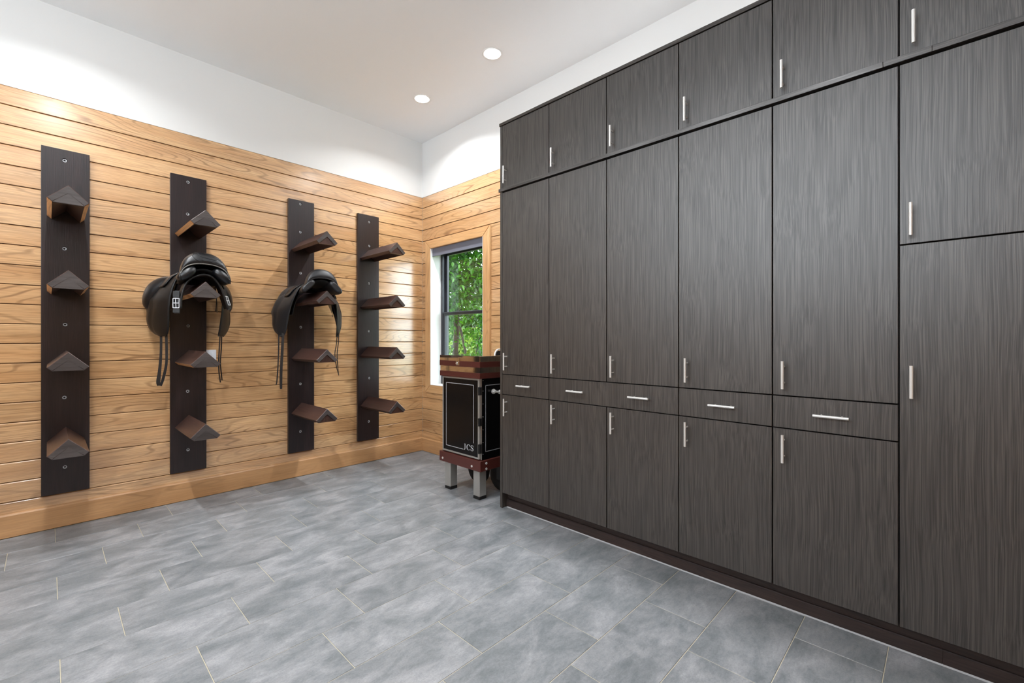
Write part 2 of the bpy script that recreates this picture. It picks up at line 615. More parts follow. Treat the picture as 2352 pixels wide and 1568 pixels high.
# walls
bm = B(); box(bm, -0.25, -0.02, RY - 0.25, 0.25, -0.002, RZ)
wall_left = struct(obj('wall_left', bm, [M['wall']], origin=(0, 0, 0)))
WX0, WX1, WZ0, WZ1 = 0.178, 1.0325, 0.748, 2.248     # window opening
bm = B()
box(bm, -0.02, WX0, 0.02, 0.222, -0.002, RZ)
box(bm, WX1, RX, 0.02, 0.222, -0.002, RZ)
box(bm, WX0, WX1, 0.02, 0.222, -0.002, WZ0)
box(bm, WX0, WX1, 0.02, 0.222, WZ1, RZ)
wall_back = struct(obj('wall_back', bm, M['wall'], origin=(0, 0, 0)))
bm = B(); box(bm, RX, RX + 0.25, RY - 0.25, 0.25, -0.002, RZ)
wall_right = struct(obj('wall_right', bm, M['wall'], origin=(RX, 0, 0)))
bm = B()                     # wall behind the camera with an opening added for the fill light
box(bm, -0.02, 1.1, RY - 0.25, RY, -0.002, RZ)
box(bm, 4.9, RX, RY - 0.25, RY, -0.002, RZ)
box(bm, 1.1, 4.9, RY - 0.25, RY, 3.2, RZ)
box(bm, 1.1, 4.9, RY - 0.25, RY, -0.002, 2.05)
wall_front = struct(obj('wall_front', bm, M['wall'], origin=(0, RY, 0)))
# unseen slab added outside the opening to block the sun
bm = B(); box(bm, -0.25, RX + 0.25, RY - 2.2, RY - 0.3, RZ - 0.1, RZ)
obj('sun_block_slab', bm, M['wall'], wall_front)
# unseen wood lining added behind the camera to keep the lower cabinets dark
bm = B(); box(bm, 0.0, RX - 0.02, RY, RY + 0.018, 0.0, 2.03)
obj('added_wainscot', bm, M['base_back'], wall_front)
bm = B(); box(bm, RX - 0.018, RX, RY, 0.0, 0.0, 2.85)
obj('added_wainscot', bm, M['base_left'], wall_right)

# upper painted part of the two visible walls is flush with the plank face plane
WT = 2.848
bm = B(); box(bm, -0.02, 0.0, RY, 0.02, WT, RZ)
struct(obj('trim_1', bm, M['wall'], origin=(0, 0, WT)))
bm = B(); box(bm, 0.0, RX, -0.0, 0.02, WT, RZ)
struct(obj('trim_2', bm, M['wall'], origin=(0, 0, WT)))

# ------------------------------------------------------------------ planks
JP = 0.1254
joints = [WT] + [2.729 - JP * i for i in range(21)]     # plank edges from top down
GV = 0.0045
def plank(parent, axis, a0, a1, z0, z1, m):
    bm = B()
    z0 += GV / 2
    z1 -= GV / 2 if z1 < WT - 0.01 else 0
    # profile (depth, z): tongue at the back, small lower arris, sloping ledge along the top edge
    pts = [(-0.018, z0), (-0.001, z0), (0, z0 + 0.001), (0, z1 - 0.005), (-0.005, z1), (-0.018, z1)]
    if axis == 1:
        extr(bm, [(d, z) for d, z in pts], 1, a0, a1)      # axes (x,z)
    else:
        extr(bm, [(-d, z) for d, z in pts], 0, a0, a1)     # axes (y,z)
    return obj('plank', bm, m, parent)
zs = [j for j in joints]
zs.append(0.14)
for i in range(len(zs) - 1):
    plank(wall_left, 1, RY, -0.001, zs[i + 1], zs[i], M['plank_left'])
CX0, CX1, CZ0, CZ1 = 0.083, 1.1345, 0.661, 2.338        # casing outline
for i in range(len(zs) - 1):
    z1, z0 = zs[i], zs[i + 1]
    if z0 >= CZ1 - 0.004 or z1 <= CZ0 + 0.004:
        plank(wall_back, 0, 0.001, 1.88, z0, z1, M['plank_back'])
    else:
        zz0, zz1 = z0, z1
        plank(wall_back, 0, 0.001, CX0 + 0.004, z0, z1, M['plank_back'])
        plank(wall_back, 0, CX1 - 0.004, 1.88, z0, z1, M['plank_back'])
        if z1 > CZ1 + 0.012:
            plank(wall_back, 0, CX0 + 0.004, CX1 - 0.004, CZ1 - 0.01, z1, M['plank_back'])
        if z0 < CZ0 - 0.012:
            plank(wall_back, 0, CX0 + 0.004, CX1 - 0.004, z0, CZ0 + 0.01, M['plank_back'])
# dark backing seen in the grooves
bm = B(); box(bm, -0.02, -0.012, RY, 0, 0, WT)
obj('groove_backing', bm, M['groove'], wall_left)
bm = B()
for a in ((0, CX0 + 0.01, 0.0, WT), (CX1 - 0.01, 1.88, 0.0, WT), (CX0, CX1, 0.0, CZ0 + .01), (CX0, CX1, CZ1 - .01, WT)):
    box(bm, a[0], a[1], 0.012, 0.0199, a[2], a[3])
obj('groove_backing', bm, M['groove'], wall_back)
# baseboards: chamfered top edge, proud of the planks
bt = 0.016
bm = B(); extr(bm, [(0.0, 0.003), (bt, 0.003), (bt, 0.138), (bt - 0.006, 0.148), (0.0, 0.148)], 1, RY, -bt)
struct(obj('baseboard_left', bm, M['base_left'], origin=(0, 0, 0)))
bm = B(); extr(bm, [(0.0, 0.003), (-bt, 0.003), (-bt, 0.138), (-bt + 0.006, 0.148), (0.0, 0.148)], 0, 0.0, 1.88)
struct(obj('baseboard_back', bm, M['base_back'], origin=(0, 0, 0)))

# ------------------------------------------------------------------ window
win = sempty('window_1', ((WX0 + WX1) / 2, 0, WZ0))
cd = -0.02
def casing(pts, m):
    """polygon in (x,z) extruded from wall face to the casing face, edge softened"""
    bm = B()
    extr(bm, pts, 1, 0.012, cd)
    es = [e for e in bm.edges if all(abs(v.co.y - cd) < 1e-6 for v in e.verts)]
    bmesh.ops.bevel(bm, geom=es, offset=0.004, segments=2, affect='EDGES')
    return obj('casing_board', bm, m, win)
casing([(CX0, CZ1), (CX1, CZ1), (WX1, WZ1), (WX0, WZ1)], M['casing_h'])
casing([(CX0, CZ0), (CX1, CZ0), (WX1, WZ0), (WX0, WZ0)], M['casing_h'])
casing([(CX0, CZ0), (CX0, CZ1), (WX0, WZ1), (WX0, WZ0)], M['casing_v'])
casing([(CX1, CZ0), (CX1, CZ1), (WX1, WZ1), (WX1, WZ0)], M['casing_v'])
def rect_frame(bm, x0, x1, z0, z1, wd, y0, y1, bev=0.002):
    box(bm, x0, x0 + wd, y0, y1, z0, z1, bev)
    box(bm, x1 - wd, x1, y0, y1, z0, z1, bev)
    box(bm, x0 + wd, x1 - wd, y0, y1, z0, z0 + wd, bev)
    box(bm, x0 + wd, x1 - wd, y0, y1, z1 - wd, z1, bev)
bm = B(); rect_frame(bm, WX0, WX1, WZ0, WZ1, 0.03, 0.125, 0.215)
obj('window_frame', bm, M['frame'], win)
ZR = 1.535
bm = B(); rect_frame(bm, WX0 + 0.03, WX1 - 0.03, ZR - 0.018, WZ1 - 0.03, 0.032, 0.165, 0.195)
us = obj('upper_sash', bm, M['frame'], win)
bm = B(); rect_frame(bm, WX0 + 0.03, WX1 - 0.03, WZ0 + 0.03, ZR + 0.018, 0.036, 0.132, 0.162)
ls = obj('lower_sash', bm, M['frame'], win)
bm = B(); box(bm, WX0 + 0.058, WX1 - 0.058, 0.178, 0.182, ZR + 0.010, WZ1 - 0.06)
obj('glass_pane', bm, M['glass'], us)
bm = B(); box(bm, WX0 + 0.062, WX1 - 0.062, 0.145, 0.149, WZ0 + 0.06, ZR - 0.014)
obj('glass_pane', bm, M['glass'], ls)
bm = B(); box(bm, WX0 + 0.035, WX1 - 0.035, 0.120, 0.134, ZR + 0.002, ZR + 0.014, 0.002)
obj('sash_lip', bm, M['frame'], win)
# white lining of the reveal (sides and sill), inside and outside of the frame
bm = B()
box(bm, WX0, WX0 + 0.004, -0.018, 0.125, WZ0, WZ1)
box(bm, WX1 - 0.004, WX1, -0.018, 0.125, WZ0, WZ1)
box(bm, WX0 + .004, WX1 - .004, -0.018, 0.125, WZ0, WZ0 + 0.006)
box(bm, WX0 + .004, WX1 - .004, 0.03, 0.125, WZ1 - 0.004, WZ1)
obj('reveal_lining', bm, M['wall'], win)
# roller blind
bl = thing('roller_blind', 'dark grey roller blind rolled almost fully up at the top of the window', 'blind', ((WX0 + WX1) / 2, 0.03, WZ1 - .005))
bm = B(); cyl(bm, (WX0 + 0.006, 0.045, WZ1 - 0.03), (WX1 - 0.006, 0.045, WZ1 - 0.03), 0.022, 20)
obj('roller', bm, M['blind_dark'], bl)
bm = B(); box(bm, WX0 + 0.006, WX1 - 0.006, 0.006, 0.008, 2.168, WZ1 - 0.001)
obj('fabric', bm, M['blind'], bl)
bm = B(); box(bm, WX0 + 0.006, WX1 - 0.006, 0.003, 0.011, 2.160, 2.170, 0.002)
obj('hem_bar', bm, M['blind'], bl)

# ------------------------------------------------------------------ downlights
LX = [0.791, 1.729, 2.667, 3.605]
LY = [-0.55, -2.9]
where = {(0, 0): 'round recessed ceiling light nearest the corner, in front of the window',
         (1, 0): 'larger-looking round recessed ceiling light, above the left end of the cabinets'}
for j, y in enumerate(LY):
    for i, x in enumerate(LX):
        lab = where.get((i, j), 'recessed ceiling light out of view, ' + ('above the %s tall cabinet' % ('double-width', 'drawerless')[i - 2] if j == 0 else 'behind the camera row, %s of four' % ('leftmost', 'second', 'third', 'rightmost')[i]))
        t = thing('ceiling_light', lab, 'light', (x, y, RZ), 'recessed ceiling lights')
        bm = B()
        prof = [(0.062, 0.0), (0.078, -0.006), (0.082, -0.001)]
        rows = []
        for k in range(33):
            a = 2 * PI * k / 32
            rows.append([(x + r * math.cos(a), y + r * math.sin(a), RZ + z) for r, z in prof])
        grid(bm, rows)
        obj('trim_ring', bm, M['lamp_trim'], t)
        bm = B(); cyl(bm, (x, y, RZ - 0.0005), (x, y, RZ - 0.004), 0.060, 32)
        obj('lens', bm, M['lens'], t)
        ld = bpy.data.lights.new('lamp', 'AREA')
        ld.shape = 'DISK'
        ld.size = 0.07
        ld.energy = LAMP_W
        ld.color = (0.955, 0.98, 1.0)
        ld.spread = math.radians(142)
        lo = bpy.data.objects.new('lamp', ld)
        C.objects.link(lo)
        lo.parent = t
        lo.location = (0, 0, -0.008)

# ------------------------------------------------------------------ cabinets
YF = -0.6006            # face of the doors
SE = [1.889, 2.334, 2.782, 3.227, 3.673, 4.119, 4.566]
GP = 0.0025
def door_panel(x0, x1, z0, z1, parent, name='door'):
    bm = B()
    box(bm, x0 + GP, x1 - GP, YF, YF + 0.019, z0 + GP, z1 - GP, bev=0.0012)
    return obj(name, bm, M['cab'], parent)
def handle(cx, cz, parent, vert=True, L=0.126):
    """bar handle on two posts"""
    bm = B()
    yb = YF - 0.034
    r = 0.006
    if vert:
        cyl(bm, (cx, yb, cz - L / 2), (cx, yb, cz + L / 2), r, 16)
        for s in (-1, 1):
            cyl(bm, (cx, YF, cz + s * L * 0.29), (cx, yb, cz + s * L * 0.29), 0.0042, 10)
    else:
        cyl(bm, (cx - L / 2, yb, cz), (cx + L / 2, yb, cz), r, 16)
        for s in (-1, 1):
            cyl(bm, (cx + s * L * 0.29, YF, cz), (cx + s * L * 0.29, yb, cz), 0.0042, 10)
    obj('handle', bm, M['steel'], parent)
def carcass(x0, x1, z0, z1, parent, left=False):
    bm = B()
    t = 0.018
    yb = -0.002
    yf = YF + 0.021
    box(bm, x0, x0 + t, yf, yb, z0, z1)
    box(bm, x1 - t, x1, yf, yb, z0, z1)
    box(bm, x0 + t, x1 - t, yf, yb, z0, z0 + t)
    box(bm, x0 + t, x1 - t, yf, yb, z1 - t, z1)
    box(bm, x0 + t, x1 - t, yb - 0.006, yb, z0 + t, z1 - t)
    return obj('carcass', bm, M['cab_in'], parent)
ZB, ZD0, ZD1, ZM0, ZM1, ZT = 0.112, 0.843, 0.992, 2.341, 2.364, 2.831
ordi = ['leftmost', 'second from the left', 'third from the left', 'fourth from the left', 'fifth from the left', 'rightmost']
# upper cabinets
for i in range(6):
    x0, x1 = SE[i], SE[i + 1]
    tl = {0: 'dark wood upper wall cabinet at the left end, nearest the window',
          1: 'dark wood upper cabinet, second from the window, beside the end one',
          2: 'dark wood upper cabinet, third from the window',
          3: 'dark wood upper cabinet, third from the right edge, door top just in view',
          4: 'dark wood upper cabinet, second from the right edge, its top cut off by the picture',
          5: 'dark wood upper cabinet at the right edge, lower part only in view'}[i]
    t = thing('upper_cabinet', tl, 'cabinet', ((x0 + x1) / 2, -0.3, ZM1), 'upper cabinets')
    carcass(x0 + .0005, x1 - .0005, ZM1 + 0.001, ZT - 0.001, t)
    d = door_panel(x0, x1, ZM1, ZT, t)
    handle(x0 + 0.044, 2.451, d)
# tall cabinets
tall = [(0, 1, 'tall dark wood cabinet at the left end of the row, beside the trunk'),
        (1, 3, 'double-width tall dark wood cabinet with one wide drawer carrying two handles'),
        (3, 4, 'tall dark wood cabinet immediately right of the double-width one, single drawer'),
        (4, 5, 'tall dark wood cabinet with a drawer, just left of the drawerless one'),
        (5, 6, 'tall dark wood cabinet without a drawer, at the right edge of the picture')]
for a, b, lab in tall:
    x0, x1 = SE[a], SE[b]
    t = thing('tall_cabinet', lab, 'cabinet', ((x0 + x1) / 2, -0.3, 0.1), 'tall cabinets')
    carcass(x0 + .0005, x1 - .0005, ZB, ZM0 - 0.001, t)
    if a == 5:
        d = door_panel(x0, x1, ZB, 1.622, t); handle(x0 + 0.038, 1.085, d)
        d = door_panel(x0, x1, 1.622, ZM0 - 0.006, t); handle(x0 + 0.036, 1.714, d)
        continue
    for k in range(a, b):
        d = door_panel(SE[k], SE[k + 1], ZD1, ZM0 - 0.006, t); handle(SE[k] + 0.048, 1.088, d)
        d = door_panel(SE[k], SE[k + 1], ZB, ZD0, t); handle(SE[k] + 0.048, 0.754, d)
    dr = door_panel(x0, x1, ZD0, ZD1, t, 'drawer')
    for k in range(a, b):
        cx_ = {0: 2.124, 1: 2.567, 2: 3.005, 3: 3.455, 4: 3.900}[k]
        handle(cx_, 0.919, dr, False)
# end panel, crown, mid rail, plinth: continuous pieces
ep = thing('cabinet_end_panel', 'tall thin dark panel closing the left end of the cabinet row', 'panel', (1.878, -0.3, 0))
bm = B()
extr(bm, [(-0.003, 0.0005), (-0.003, ZT), (YF, ZT), (YF, 0.0005)], 0, 1.867, 1.8885)
obj('side_panel', bm, M['cab'], ep, bev=0.001)
cr = thing('top_moulding', 'thin dark top board running along the top of the upper cabinets', 'trim', (3.2, -0.3, ZT))
bm = B(); box(bm, 1.862, SE[6], YF - 0.006, -0.002, ZT + 0.001, 2.853, 0.001)
obj('top_board', bm, M['cab_h'], cr)
mr_ = thing('cabinet_rail', 'thin dark rail jutting out between the upper and the tall cabinets', 'trim', (3.2, -0.3, ZM0))
for x0, x1 in ((1.860, 4.071), (4.0715, 4.215), (4.2155, SE[6])):
    bm = B(); box(bm, x0, x1, YF - 0.012, YF - 0.0008, ZM0, ZM1, 0.001)
    box(bm, max(x0, 1.8895), x1, YF - 0.0008, -0.004, ZM0, ZM1)
    obj('rail_piece', bm, M['cab_h'], mr_)
pl = thing('cabinet_plinth', 'dark recessed plinth with a low brown skirting strip under the cabinets', 'plinth', (3.2, -0.5, 0))
bm = B(); box(bm, 1.8895, SE[6], -0.545, -0.525, 0.001, ZB)
obj('plinth_board', bm, M['cab_plinth'], pl)
for x0, x1 in ((1.8895, 4.2435), (4.2445, SE[6])):
    bm = B(); extr(bm, [(-0.5455, 0.001), (-0.557, 0.001), (-0.557, 0.055), (-0.553, 0.059), (-0.5455, 0.059)], 0, x0, x1)
    obj('skirting_strip', bm, M['cab_plinth'], pl)
bm = B(); extr(bm, [(-0.5575, 0.0002), (-0.563, 0.0002), (-0.5575, 0.005)], 0, 1.90, SE[6])
obj('caulk_bead', bm, M['caulk'], pl)

# ------------------------------------------------------------------ saddle racks
def board_with_holes(y0, y1, z0, z1, x0, x1, holes, r):
    cu = bpy.data.curves.new('tmp', 'CURVE')
    cu.dimensions = '2D'
    cu.fill_mode = 'BOTH'
    cu.extrude = (x1 - x0) / 2
    def poly(pts):
        s = cu.splines.new('POLY')
        s.points.add(len(pts) - 1)
        for p, q in zip(s.points, pts):
            p.co = (q[0], q[1], 0, 1)
        s.use_cyclic_u = True
    poly([(y0, z0), (y1, z0), (y1, z1), (y0, z1)])
    for hy, hz_ in holes:
        poly([(hy + r * math.cos(2 * PI * k / 20), hz_ + r * math.sin(2 * PI * k / 20)) for k in range(20)])
    o = bpy.data.objects.new('tmp', cu)
    C.objects.link(o)
    dg = bpy.context.evaluated_depsgraph_get()
    me = bpy.data.meshes.new_from_object(o.evaluated_get(dg))
    bpy.data.objects.remove(o)
    bm = B()
    bm.from_mesh(me)
    mat = Matrix(((0, 0, 1, (x0 + x1) / 2), (1, 0, 0, 0), (0, 1, 0, 0), (0, 0, 0, 1)))
    bmesh.ops.transform(bm, matrix=mat, verts=bm.verts)
    return bm

RT = 0.030              # board thickness
XA = 0.570              # tip of the arms
RACKS = [
    dict(y=(-2.972, -2.742), yc=-2.857, tip=(2.150, 1.655, 1.176, 0.668), raw=True,
         bolts=[2.442, 1.855, 1.349, 0.863, 0.399], by=-2.861,
         lab='leftmost dark wooden saddle rack on the plank wall, all four arms empty'),
    dict(y=(-2.296, -2.065), yc=-2.181, tip=(2.146, 1.649, 1.166, 0.665), raw=True,
         bolts=[2.470, 2.222, 1.355, 0.848, 0.394], by=-2.184,
         lab='dark wooden saddle rack carrying the black saddle with the buckled strap'),
    dict(y=(-1.446, -1.220), yc=-1.333, tip=(2.146, 1.653, 1.168, 0.674), raw=False,
         bolts=[2.482, 2.227, 1.854, 1.361, 0.845, 0.412], by=-1.340,
         lab='dark wooden saddle rack carrying the plain smooth black saddle'),
    dict(y=(-0.787, -0.558), yc=-0.673, tip=(2.156, 1.662, 1.176, 0.671), raw=False,
         bolts=[2.446, 2.202, 1.819, 1.334, 0.855, 0.414], by=-0.665,
         lab='dark wooden saddle rack with four empty arms nearest the window corner')]
HW, TH = 0.089, 0.030   # half width of an arm; board thickness
def make_arm(yc, za, raw, parent):
    s2 = math.sqrt(0.5)
    q = TH * s2
    # chevron: outer apex, right outer foot, right inner foot, inner apex, left inner, left outer
    pts = [(yc, za), (yc + HW, za - HW), (yc + HW - q, za - HW - q), (yc, za - 2 * q), (yc - HW + q, za - HW - q), (yc - HW, za - HW)]
    bm = B()
    e = 2 if raw else 0
    extr(bm, pts, 0, RT, XA, mats=[0, e, 0, 0, e, 0, 1])
    es = [ed for ed in bm.edges if all(abs(v.co.x - XA) < 1e-6 for v in ed.verts)]
    bmesh.ops.bevel(bm, geom=es, offset=0.0025, segments=1, affect='EDGES')
    arm = obj('arm', bm, [M['rack_arm'], M['rack_end'], M['rack_raw']], parent)
    bm = B()
    ins = 0.001 if raw else 0.006
    zl = za - HW - q
    extr(bm, [(yc, za - 2 * q - 0.0006), (yc + HW - q - 0.0006, zl + 0.0006), (yc - HW + q + 0.0006, zl + 0.0006)], 0, XA - 0.024, XA - ins)
    obj('end_block', bm, M['rack_end'] if raw else M['rack_arm'], arm)
for i, R in enumerate(RACKS):
    t = thing('saddle_rack', R['lab'], 'rack', (0, R['yc'], 0.228), 'saddle racks on the plank wall')
    holes = [(R['by'] + random.uniform(-.003, .003), z) for z in R['bolts']]
    bm = board_with_holes(R['y'][0], R['y'][1], 0.228, 2.513, 0.0005, RT, holes, 0.0125)
    obj('backboard', bm, M['rack_v'], t, origin=(0, R['yc'], 1.3), bev=0.0012)
    for z in R['tip']:
        make_arm(R['yc'], z, R['raw'], t)
    for hy, hz_ in holes:
        bm = B(); cyl(bm, (0.012, hy, hz_), (0.020, hy, hz_), 0.0122, 20)
        bo = obj('bolt', bm, M['black_plastic'], t)
        bm = B(); torus(bm, (0.0235, hy - 0.0008, hz_ - 0.0008), (1, 0, 0), 0.0085, 0.0028)
        obj('bolt_ring', bm, M['silver_line'], bo)

# outlet plate on the plank wall
ou = thing('wall_outlet', 'pale grey outlet plate on the plank wall behind the second rack', 'outlet', (0.0, -2.035, 1.13))
bm = B(); box(bm, 0.0003, 0.007, -2.075, -1.994, 1.045, 1.166, 0.002)
pt = obj('cover_plate', bm, M['outlet'], ou)
for zc in (1.076, 1.134):
    bm = B(); box(bm, 0.0072, 0.009, -2.052, -2.017, zc - 0.014, zc + 0.014, 0.001)
    sk = obj('socket', bm, M['outlet'], pt)

# ------------------------------------------------------------------ saddles
def make_saddle(yc, za, label, group, kind):
    """x away from the wall, s sideways, h above the arm ridge"""
    root = thing('saddle', label, 'saddle', (0.32, yc, za), group)
    W = lambda x, s, h: (x, yc + s, za + h)
    k1 = 1.0 if kind == 1 else 0.90
    dh = 0.0 if kind == 1 else -0.022
    st = [(0.085, 0.030, 0.070, 0.02), (0.10, 0.045, 0.098, 0.035), (0.13, 0.060, 0.122, 0.06), (0.18, 0.064, 0.126, 0.08),
          (0.25, 0.072, 0.108, 0.085), (0.32, 0.090, 0.104, 0.09), (0.39, 0.113, 0.128, 0.12), (0.44, 0.130, 0.172, 0.167),
          (0.475, 0.137, 0.198, 0.193), (0.505, 0.140, 0.207, 0.203), (0.530, 0.1415, 0.203, 0.200), (0.550, 0.1425, 0.188, 0.187),
          (0.562, 0.1430, 0.166, 0.167), (0.567, 0.144, 0.144, 0.146), (0.564, 0.145, 0.122, 0.125)]
    st = smooth_path(st, 4)
    rows = []
    n = 28
    for x, w_, T, D in st:
        row = []
        for k in range(n + 1):
            a = (-1 + 2 * k / n) * PI / 2
            s_, c_ = math.sin(a), math.cos(a)
            s_ = math.copysign(abs(s_) ** 0.86, s_)
            c_ = max(c_, 0) ** 0.70
            row.append(W(x, w_ * k1 * s_, (T - D + D * c_) * (1 if kind == 1 else 0.93) + dh * 0.6))
        rows.append(row)
    bm = B(); grid(bm, rows)
    obj('seat', bm, M['leather'] if kind == 1 else M['leather2'], root, solid=0.007)
    # welt of grey piping around the cantle
    arc = rows[-1]
    bm = B(); tube(bm, arc, 0.0036, 8, up=(1, 0, 0))
    obj('piping', bm, M['piping'] if kind == 1 else M['leather_brown'], root)
    if kind == 1:
        # raised stitched patch on the cantle: seam lines lying on the rear surface
        def cant(u, v):          # u sideways -1..1, v 0 crest .. 1 lower edge
            i0 = float(np.interp(v, [-0.1, 0, 0.2, 0.47, 0.73, 1], [35, 38, 44, 48, 52, 56]))
            ua = math.copysign(math.asin(min(1, abs(u)) ** (1 / 0.86)) / (PI / 2), u)
            k = (ua * 0.5 + 0.5) * n
            a = rows[int(min(i0, len(rows) - 2))]
            b = rows[int(min(i0, len(rows) - 2)) + 1]
            f = i0 - int(min(i0, len(rows) - 2))
            kk = int(min(k, n - 1)); g = k - kk
            P = [Vector(r[kk]).lerp(Vector(r[kk + 1]), g) for r in (a, b)]
            p = P[0].lerp(P[1], f)
            ctr = Vector(W(0.40, 0, 0.03))
            return p + (p - ctr).normalized() * 0.0010
        seams = [[(-.34, -.05), (-.24, .28), (-.10, .46), (.34, .54), (.45, .42), (.54, .32), (.68, .42)],
                 [(-.52, .25), (-.44, .5), (-.34, .68), (-.18, .82)],
                 [(-.12, .70), (.38, .80)], [(.40, .84), (.56, .82), (.72, .62)], [(-.34, -.05), (-.45, .05), (-.52, .25)]]
        for s_ in seams:
            sp = smooth_path(s_, 5) if len(s_) > 2 else [np.array(s_[0]) * (1 - t) + np.array(s_[1]) * t for t in (0, .25, .5, .75, 1)]
            bm = B(); tube(bm, [cant(p[0], p[1]) for p in sp], 0.0019, 6, up=(1, 0, 0))
            obj('seam', bm, M['leather2'], root)
    # black filler standing in for shade in the gullet; front cap blocks light
    bm = B(); rws = []
    for x, w_, T, D in ((0.10, .060, .066, .05), (0.20, .070, .060, .05), (0.35, .078, .058, .055), (0.53, .088, .092, .06)):
        rws.append([W(x, w_ * math.sin((-1 + k / 6) * PI / 2), T - D + D * max(0, math.cos((-1 + k / 6) * PI / 2))) for k in range(13)])
    V = grid(bm, rws)
    bm.faces.new(V[0])
    obj('gullet_shade_filler', bm, M['rubber'], root, solid=0.003)
    # panels: two stuffed pads under the seat, round rear ends
    for s in (-1, 1):
        if kind == 1:
            cs = [(0.12, .075, .03, .020), (0.16, .082, .03, .040), (0.30, .084, .028, .046), (0.42, .090, .034, .054), (0.50, .099, .046, .066), (0.545, .101, .048, .066), (0.566, .101, .048, .056), (0.577, .101, .048, .036), (0.582, .101, .048, .010)]
            fl, sl = 0.50, 0.74
        else:
            cs = [(0.12, .075, .02, .020), (0.16, .080, .02, .038), (0.30, .086, .018, .048), (0.42, .096, .028, .058), (0.50, .104, .032, .066), (0.55, .106, .032, .066), (0.566, .106, .032, .056), (0.572, .106, .032, .040)]
            fl, sl = 0.40, 0.80
        cs = smooth_path(cs, 3)
        bm = B()
        rws = []
        for x, cs_, ch, r in cs:
            ring = []
            for k in range(18):
                a = 2 * PI * k / 18
                pw = 0.85 if kind == 1 else 0.7
                u = math.copysign(abs(math.cos(a)) ** pw, math.cos(a)) * r
                v = math.copysign(abs(math.sin(a)) ** pw, math.sin(a)) * r * fl
                ds = u * math.cos(sl) + v * math.sin(sl)
                dz = -u * math.sin(sl) + v * math.cos(sl)
                ring.append(W(x, s * (cs_ * 1.02 + ds), ch + dz))
            rws.append(ring)
        V = grid(bm, rws, closed=True)
        bm.faces.new(V[0]); bm.faces.new(V[-1])
        obj('panel', bm, M['leather'] if kind == 1 else M['leather2'], root)
        # flap sheet
        E = [  # b, h, x_rear, s_rear, x_front, s_front
            (0.00, .085, .36, .075, .12, .070), (0.15, .045, .375, .125, .08, .140), (0.30, -.03, .37, .152, .055, .222),
            (0.45, -.10, .36, .165, .050, .262), (0.56, -.155, .352, .170, .062, .262), (0.67, -.205, .345, .172, .080, .262),
            (0.80, -.270, .335, .171, .080, .262), (0.90, -.325, .320, .171, .095, .248), (0.96, -.355, .300, .172, .120, .228), (0.985, -.369, .280, .174, .145, .212), (1.0, -.378, .245, .180, .185, .197)]
        if kind == 2:
            E = [(b, h * 0.98 - .01, xr - .13 * b, sr + .035 * b, xf, sf * (0.88 if b < .5 else .97) + .035 * min(1, b * 2)) for b, h, xr, sr, xf, sf in E]
        if s > 0:
            E = [(b, h, xr, sr + (-.035 if kind == 1 else .02) * b, xf, sf) for b, h, xr, sr, xf, sf in E]
        E = smooth_path(E, 4)
        bm = B()
        rws = []
        na = 14
        def flap(a, e):
            b, h, xr, sr, xf, sf = e
            bul = 0.016 * math.sin(PI * a)
            kb = (0.003 if kind == 1 else 0.030) * math.exp(-((a - 0.80) / 0.22) ** 2 - ((b - 0.33) / 0.22) ** 2)
            kb += 0.010 * math.exp(-((a - 0.75) / 0.12) ** 2 - ((b - 0.8) / 0.2) ** 2)
            gr = -0.008 * math.exp(-((a - 0.5 - .25 * b) / 0.07) ** 2) * (b > .2)
            return W(xr + (xf - xr) * a, s * (sr + (sf - sr) * a + bul + kb + gr), h)
        for e in E:
            rws.append([flap(k / na, e) for k in range(na + 1)])
        grid(bm, rws)
        fo = obj('flap', bm, M['leather_brown'] if kind == 1 else M['leather2'], root, solid=0.006)
        # knee roll: stuffed pad on the wall side of the flap
        if kind == 1:
            kr = [(.27, .115, .030, .016), (.22, .150, .022, .036), (.17, .190, .004, .050), (.13, .222, -.030, .060), (.105, .240, -.070, .062), (.092, .252, -.110, .054), (.088, .258, -.148, .038), (.090, .258, -.178, .012)]
        else:
            kr = [(.25, .085, .040, .018), (.21, .115, .034, .036), (.16, .160, .012, .050), (.12, .198, -.030, .056), (.10, .222, -.080, .052), (.090, .240, -.140, .044), (.088, .256, -.20, .038), (.095, .262, -.26, .030), (.11, .256, -.31, .012)]
        kr = smooth_path(kr, 4)
        bm = B(); tube(bm, [W(p[0], s * p[1], p[2]) for p in kr], [max(p[3], .004) for p in kr], 18, flat=0.55, up=(0.45, s * 0.85, 0.25))
        obj('knee_roll', bm, M['leather'] if kind == 1 else M['leather2'], root)
        # skirt: short rounded tab over the top of the flap
        bm = B()
        rws = []
        for i_ in range(6):
            v = i_ / 5
            e = E[int(round(1 + v * 7))]
            wd = 0.23 * math.sqrt(max(0, 1 - (v * 0.92) ** 2.4)) + 0.03
            rws.append([Vector(flap(0.42 + wd * (k / 4 - .5) * 1.6, e)) + Vector((0.004, s * 0.009, 0.004)) for k in range(9)][:5])
        grid(bm, rws)
        obj('skirt', bm, M['leather'], root, solid=0.005)
        # sweat flap (inner layer) below the panel
        bm = B()
        rws = []
        for e in E[:20]:
            b, h, xr, sr, xf, sf = e
            rws.append([W(xr - .03 + (xf + .03 - xr) * k / 6, s * (sr - .022 - .02 * b + (sf - sr) * .6 * k / 6), h * 0.96 - .004) for k in range(7)])
        grid(bm, rws)
        obj('sweat_flap', bm, M['leather'], root, solid=0.004)
